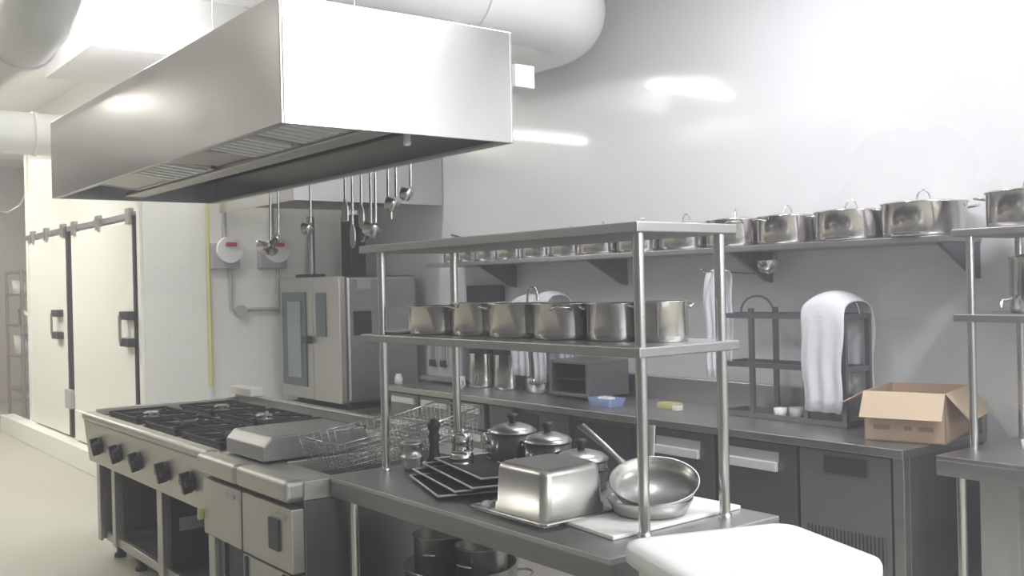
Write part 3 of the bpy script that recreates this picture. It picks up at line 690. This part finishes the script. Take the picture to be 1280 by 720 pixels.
c2 = cabinet('sink_cabinet', 'dark open fronted cabinet under the middle of the back counter', 'cabinet', -5.22, -3.87)
cdoor2(c2, -5.20, -4.95); B(-4.93, -4.72, 3.84, 3.859, .5, .80).build('opening_shade', BLACK, c2); cdoor2(c2, -4.70, -4.42)  # openings are black plates, the shade inside painted as colour
B(-4.38, -3.92, 3.84, 3.859, .45, .80).build('opening_shade', BLACK, c2); B(-5.2, -3.89, 3.83, 3.858, .12, .42).build('plinth_panel', DARKST, c2, .003)
c3 = cabinet('drawer_cabinet', 'grey drawer cabinet with white handles under the left of the back counter', 'cabinet', -6.45, -5.24)
for (xa, xb) in ((-6.43, -6.05), (-6.03, -5.64), (-5.62, -5.26)):
    for (za, zb) in ((.66, .83), (.47, .65), (.12, .46)):
        dw = B(xa, xb, 3.825, 3.858, za+.004, zb-.004).build('drawer', DARKST, c3, .003)
        if za > .4: B(xa+.04, xb-.04, 3.805, 3.826, zb-.07, zb-.025).build('drawer_handle', HANDLE, dw, .003)

# ---- wall shelf
ws = thing('wall_shelf', 'long stainless wall shelf on triangular brackets carrying a row of pots', 'shelf', (-4.3, 4.5, 1.74))
B(-6.4, -2.29, 4.14, 4.498, 1.745, 1.775).build('shelf_board', SHELF, ws, .004)
B(-6.4, -2.29, 4.485, 4.498, 1.775, 1.80).build('shelf_upstand', SHELF, ws)
for x in (-5.75, -4.60, -3.47, -2.31):
    MB().prism([(4.497, 1.745), (4.17, 1.745), (4.17, 1.735), (4.45, 1.59), (4.497, 1.58)], 'x', x-.012, x+.012).build('bracket', FRIDGE, ws)
t = thing('hanging_bowl', 'small round steel bowl hanging under the wall shelf by the bracket', 'bowl', (-3.42, 4.35, 1.74))
MB().lathe([(.065, .0), (.062, -.03), (.045, -.06), (0, -.075), (0, -.07), (.04, -.055), (.058, -.03), (.061, 0)], (-3.40, 4.38, 1.70), 24).build('bowl', POTM, t)
MB().tube([(-3.40+.062*math.cos(k*PI/8), 4.38, 1.70+.045*math.sin(k*PI/8)) for k in range(9)], .003, 6).build('handle', TUBE, t)

# ---- wall box
o = B(-6.3, -5.88, 4.44, 4.498, 1.42, 1.60).build('wall_box', BLACK, None, .01); tag(o, 'black rectangular box fixed on the wall under the shelf', 'box')
# ---- drinks machine with three bays
dm = thing('juice_dispenser', 'grey drinks dispenser with dark slots on the left of the back counter', 'dispenser', (-6.3, 4.15, .881))
B(-6.43, -5.98, 4.16, 4.42, .90, 1.24).build('body', mat('light_grey_enamel', (.62, .60, .61), .4), dm, .015)
for k in range(3):
    x = -6.37+k*.145; B(x, x+.075, 4.145, 4.161, 1.01, 1.20).build('slot', [STEEL, STEEL, BLACK][k], dm, .01)
    if k < 2: B(x, x+.075, 4.13, 4.147, 1.0, 1.05).build('tap', BLACK, dm, .004); B(x+.005, x+.07, 4.13, 4.147, 1.19, 1.215).build('cap', BLACK, dm, .004)
B(-6.42, -5.99, 4.08, 4.16, .90, .93).build('drip_shelf', STEEL, dm, .004)
for x in (-6.38, -6.04):
    for y in (4.18, 4.38): MB().cyl((x, y, .881), (x, y, .905), .015, 10).build('foot', BLACK, dm)
# ---- tall urns
for i, (x, y) in enumerate([(-5.76, 4.20), (-5.49, 4.22)]):
    t = thing('tall_urn', ['tall steel urn with a dark band, beside the drinks dispenser', 'tall steel urn between the first urn and the towel covered one'][i], 'urn', (x, y, .881))
    MB().lathe([(0, 0), (.11, 0), (.112, .02), (.105, .06), (.105, .40), (.112, .41), (.06, .43), (0, .44)], (x, y, .881), 32).build('body', POTM, t)
    MB().lathe([(.107, .24), (.109, .245), (.109, .27), (.107, .275)], (x, y, .881), 32).build('band', BLACK, t)
    MB().tube([(x+.107, y-.03, 1.22), (x+.13, y-.06, 1.18), (x+.12, y-.08, 1.12)], .010, 8).build('tap', BLACK, t)
# ---- draped towels
def drape(name, label, cx, cy, hw, d, ztop, zbot, curve, wob=.012, m=CLOTH):
    """cloth hanging over a horizontal bar running along X"""
    mb = MB(); nx, nz = 22, 26; vs = []
    for s_ in range(nz*2+1):
        v = s_/(nz*2)
        for i in range(nx+1):
            u = i/nx; x = cx+(u-.5)*2*hw
            zt = ztop-curve*(2*u-1)**2
            if v < .5: z = zbot+(zt-zbot)*math.sin(min(1, v*2)*PI/2)**.8; y = cy-d*math.cos(min(1, v*2)**3*PI/2)
            else: q = (1-v)*2; z = zbot+.06+(zt-zbot-.06)*math.sin(q*PI/2)**.8; y = cy+d*math.cos(q**3*PI/2)
            fall = (zt-z)/(zt-zbot+1e-6)
            y += wob*math.sin(u*17+1.3)*fall; x = cx+(x-cx)*(1-.12*fall)+.006*math.sin(z*20)
            vs.append((x, y, z))
    n = nx+1
    mb.add(vs, [(a*n+i, a*n+i+1, (a+1)*n+i+1, (a+1)*n+i) for a in range(nz*2) for i in range(nx)], True)
    o = mb.build(name, m); tag(o, label, 'towel')
    so = o.modifiers.new('thick', 'SOLIDIFY'); so.thickness = .004
    return o
# urn hidden under towels
t = thing('tall_urn', 'tall steel urn mostly hidden beneath two white towels', 'urn', (-5.15, 4.22, .881))
MB().lathe([(0, 0), (.11, 0), (.11, .10), (.09, .12), (.09, .60), (0, .62)], (-5.13, 4.22, .881), 28).build('body', POTM, t)
drape('towel', 'grey white towel draped over the tall urn, left of the pair', -5.20, 4.19, .11, .105, 1.535, 1.00, .03)
drape('towel', 'bright white towel draped over the tall urn, right of the pair', -5.03, 4.23, .085, .115, 1.555, .965, .025)
# ---- low machine (microwave-like) on the counter
mw = thing('countertop_grill', 'low dark steel appliance with an open front on the back counter', 'appliance', (-4.75, 4.2, .881))
mb = MB(); x0, x1, y0, y1, z0, z1 = -4.90, -4.52, 4.08, 4.42, .90, 1.12
mb.box(x0, x1, y0, y1, z0, z0+.02); mb.box(x0, x1, y0, y1, z1-.02, z1); mb.box(x0, x0+.03, y0, y1, z0+.02, z1-.02); mb.box(x1-.03, x1, y0, y1, z0+.02, z1-.02); mb.box(x0+.03, x1-.03, y1-.02, y1, z0+.02, z1-.02)
mb.build('housing', DARKST, mw, .003)
B(x0+.05, x1-.05, y0+.02, y1-.04, 1.0, 1.008).build('wire_rack', IRON, mw)
for x in (x0+.05, x1-.05):
    for y in (y0+.05, y1-.05): MB().cyl((x, y, .881), (x, y, .902), .015, 10).build('foot', BLACK, mw)
o = B(-4.36, -4.12, 4.453, 4.456, 1.03, 1.04); 
t = thing('plastic_tub', 'small blue plastic tub on the counter beside the low appliance', 'tub', (-4.22, 4.08, .881))
loft([ring(-4.28, 4.0, .09, .06, .02, .881), ring(-4.28, 4.0, .10, .07, .025, .93), ring(-4.28, 4.0, .096, .066, .025, .93), ring(-4.28, 4.0, .086, .056, .02, .887)]).build('body', BLUE, t)
B(-4.33, -4.23, 3.97, 4.03, .888, .934).build('cloth', CLOTH, t, .01)
o = loft([ring(-3.93, 4.16, .07, .035, .012, .881), ring(-3.93, 4.16, .075, .04, .015, .90), ring(-3.93, 4.16, .065, .032, .012, .915)]).build('sponge', YELS); tag(o, 'pale yellow sponge on the back counter left of the towel rack', 'sponge')
o = B(-3.84, -3.80, 4.08, 4.13, .881, .91).build('soap_block', CERAM, None, .006); tag(o, 'small white block beside the yellow sponge', 'soap')
t = thing('mug', 'white mug on the counter edge in front of the tall urns', 'mug', (-5.72, 3.95, .881))
MB().lathe([(0, 0), (.035, 0), (.045, .05), (.048, .09), (.044, .09), (.04, .05), (.03, .006), (0, .006)], (-5.72, 3.95, .881), 24).build('body', CERAM, t)
MB().tube([(-5.672, 3.95, .955), (-5.645, 3.95, .945), (-5.645, 3.95, .915), (-5.678, 3.95, .905)], .005, 6).build('handle', CERAM, t)
t = thing('glass_jar', 'small pale jar at the left corner of the back counter', 'jar', (-6.42, 3.9, .881))
MB().lathe([(0, 0), (.03, 0), (.032, .05), (.022, .06), (.022, .075), (0, .078)], (-6.40, 3.88, .881), 18).build('body', CERAM, t)

# ---- dish rack (dark frame) with towels
rk = thing('dish_rack', 'dark metal frame rack on the back counter with towels over it', 'rack', (-3.2, 4.25, .881))
rx0, rx1, ry0, ry1 = -3.55, -2.80, 4.17, 4.37
for x in (-3.35, -3.02, rx1):
    for y in (ry0, ry1): B(x-.013, x+.013, y-.010, y+.010, .881, 1.45 if x != rx1 else 1.42).build('post', DARKST, rk)
for z in (1.41, 1.155, .895):
    for y in (ry0, ry1): B(rx0, rx1, y-.009, y+.009, z-.013, z+.013).build('crossbar', DARKST, rk)
    for x in (rx0, rx1): B(x-.009, x+.009, ry0, ry1, z-.013, z+.013).build('side_bar', DARKST, rk)
for k in range(7): MB().cyl((rx0+.06+k*.075, ry0, 1.155), (rx0+.06+k*.075, ry1, 1.155), .004, 6).build('rack_wire', DARKST, rk)
MB().tube([(-3.47+.11*math.cos(k*PI/10), ry1, 1.42+.09*math.sin(k*PI/10)) for k in range(11)], .006, 8).build('hoop', DARKST, rk)
MB().tube([(-2.90-.12*math.cos(k*PI/12), 4.27, 1.42+.10*math.sin(k*PI/12)) for k in range(13)], .007, 8).build('hoop', DARKST, rk)
drape('towel', 'long white towel hanging over the right end of the dark rack', -2.905, 4.27, .125, .135, 1.535, .95, .05, .012)
drape('towel', 'narrow white towel hanging behind the overshelf\'s right post', -3.56, 4.16, .06, .05, 1.66, 1.08, .01, .008)
o = MB().tube([(-3.56, 4.495, 1.63), (-3.56, 4.05, 1.645), (-3.56, 4.03, 1.66)], .006, 8).build('wall_hook', TUBE); tag(o, 'steel wall hook carrying the narrow white towel', 'hook')
for i, (x, R, h, m, L) in enumerate([(-3.2, .035, .06, CERAM, 'small pale cup inside the dark rack, left of the other'), (-3.10, .04, .07, GREYP, 'small grey cup inside the dark rack, right of the pale one')]):
    o = MB().lathe([(0, 0), (R*.8, 0), (R, h), (R*.93, h), (R*.72, .005), (0, .005)], (x, 4.2, .881), 20).build('cup', m); tag(o, L, 'cup')

# ================================================================ CARDBOARD BOX
bx = thing('cardboard_box', 'open brown cardboard box with folded out flaps on the right end of the counter', 'box', (-2.45, 4.2, .881))
MBx = Matrix.Translation((-2.44, 4.18, .881)) @ Matrix.Rotation(math.radians(16), 4, 'Z')
hx, hy, hh, tt = .17, .215, .215, .005
for (a, b, c, e) in ((-hx, hx, -hy, -hy+tt), (-hx, hx, hy-tt, hy), (-hx, -hx+tt, -hy, hy), (hx-tt, hx, -hy, hy)):
    MB().box(a, b, c, e, 0, hh, M=MBx).build('wall', CARD, bx)
MB().box(-hx, hx, -hy, hy, 0, tt, M=MBx).build('bottom', CARD, bx)
def flap(p0, p1, out, ln, drop, spread):
    p0, p1, out = Vector(p0), Vector(p1), Vector(out); e = (p1-p0).normalized()
    q0 = p0+out*ln*math.cos(drop)-Vector((0, 0, ln*math.sin(drop)))-e*spread; q1 = p1+out*ln*math.cos(drop)-Vector((0, 0, ln*math.sin(drop)))+e*spread
    n = (q0-p0).cross(e).normalized()*.004
    vs = [p0, p1, q1, q0, p0+n, p1+n, q1+n, q0+n]
    MB().add(vs, [(0, 1, 2, 3), (4, 5, 6, 7), (0, 1, 5, 4), (1, 2, 6, 5), (2, 3, 7, 6), (3, 0, 4, 7)], M=MBx).build('flap', CARDIN, bx)
flap((-hx, -hy, hh), (hx, -hy, hh), (0, -1, 0), .13, .98, .0)
flap((hx, -hy, hh), (hx, hy, hh), (1, 0, 0), .15, .85, .0)
flap((-hx, hy, hh), (hx, hy, hh), (0, 1, 0), .10, 1.25, .0)
flap((-hx, -hy, hh), (-hx, hy, hh), (-1, 0, 0), .12, .5, .0)
for (a, b, z) in ((-.13, -.06, .05), (.0, .03, .05), (.06, .12, .05)): MB().box(a, b, -hy-.0015, -hy, z, z+.02, M=MBx).build('print_mark', PRINT, bx)

# ================================================================ RIGHT TABLE + SHELVES
rt = thing('side_table', 'stainless side table at the right edge of the photo with a tubular leg', 'table', (-1.5, 4.1, 0))
sx0, sx1 = -2.13, -.75
B(sx0, sx1, 3.78, 4.49, .862, .88).build('tabletop', TOPM, rt, .003)
ap = MB(); ap.box(sx0, sx1, 3.78, 3.795, .80, .862); ap.box(sx0, sx0+.015, 3.795, 4.49, .80, .862); ap.build('apron', STEEL, rt, .002)
for x in (sx0+.06, sx1-.06):
    for y in (3.86, 4.42): MB().cyl((x, y, 0), (x, y, .862), .019, 16).build('leg', TUBE, rt)
B(sx0+.05, sx1-.05, 3.84, 4.44, .22, .25).build('lower_shelf', SHELF, rt)
rs = thing('overshelf', 'two tier overshelf standing on the right hand side table', 'shelf unit', (-1.5, 4.2, .88))
for x in (-2.087, -.85):
    for y in (4.0, 4.42): MB().cyl((x, y, .88), (x, y, 1.76), .0165, 16).build('post', TUBE, rs)
for z in (1.405, 1.755): B(-2.15, -.78, 3.97, 4.45, z, z+.032).build('shelf', SHELF, rs, .004)
place(pr, False, (-1.93, 4.20, 1.788), .35, 'lidded steel pot on top of the right hand overshelf', .98, 1.0, 'pots on the right overshelf')
t = thing('tall_urn', 'tall steel canister on the middle shelf at the right edge', 'canister', (-1.93, 4.2, 1.438))
MB().lathe([(0, 0), (.10, 0), (.105, .02), (.105, .22), (.11, .225), (.06, .24), (0, .245)], (-1.91, 4.2, 1.438), 30).build('body', POTM, t)
MB().tube([(-1.97, 4.10, 1.50), (-1.99, 4.06, 1.49), (-1.99, 4.05, 1.46)], .008, 8).build('tap', TUBE, t)
o = loft([ring(-1.80, 4.25, .16, .12, .02, .881), ring(-1.80, 4.25, .165, .125, .02, .92), ring(-1.80, 4.25, .155, .115, .02, .921)]).build('white_tray', WHITEP); tag(o, 'white tray on the right hand side table, cut by the photo edge', 'tray')
# tall pale cabinet under the right table
t = thing('pale_cabinet', 'pale narrow cabinet standing under the right hand side table', 'cabinet', (-1.95, 4.3, 0))
B(-2.12, -1.96, 4.10, 4.42, .255, .79).build('body', mat('pale_grey_board', (.55, .56, .50), .6), t, .004)
B(-1.94, -1.82, 4.16, 4.42, .255, .79).build('door', BROWN, t, .004)

# ================================================================ WHITE BIN IN FRONT
bn = thing('plastic_bin', 'white plastic bin with a rounded flat lid in the right foreground', 'bin', (-1.58, 1.938, 0))
bxc, byc = -1.58, 1.938
A = math.radians(-20)
MB0 = Matrix.Translation((bxc, byc, 0)) @ Matrix.Rotation(A, 4, 'Z')
def rg2(h, k, r, z): return ring(0, 0, h, k, r, z)
loft([rg2(.16, .195, .05, 0), rg2(.192, .228, .06, .88)], M=MB0).build('body', WHITEP, bn)
loft([rg2(.207, .243, .06, .885), rg2(.217, .253, .065, .895), rg2(.217, .253, .065, .925), rg2(.211, .247, .06, .938), rg2(.192, .228, .05, .945), rg2(.160, .196, .04, .945), rg2(.150, .186, .04, .941)], M=MB0).build('lid', WHITEP, bn)
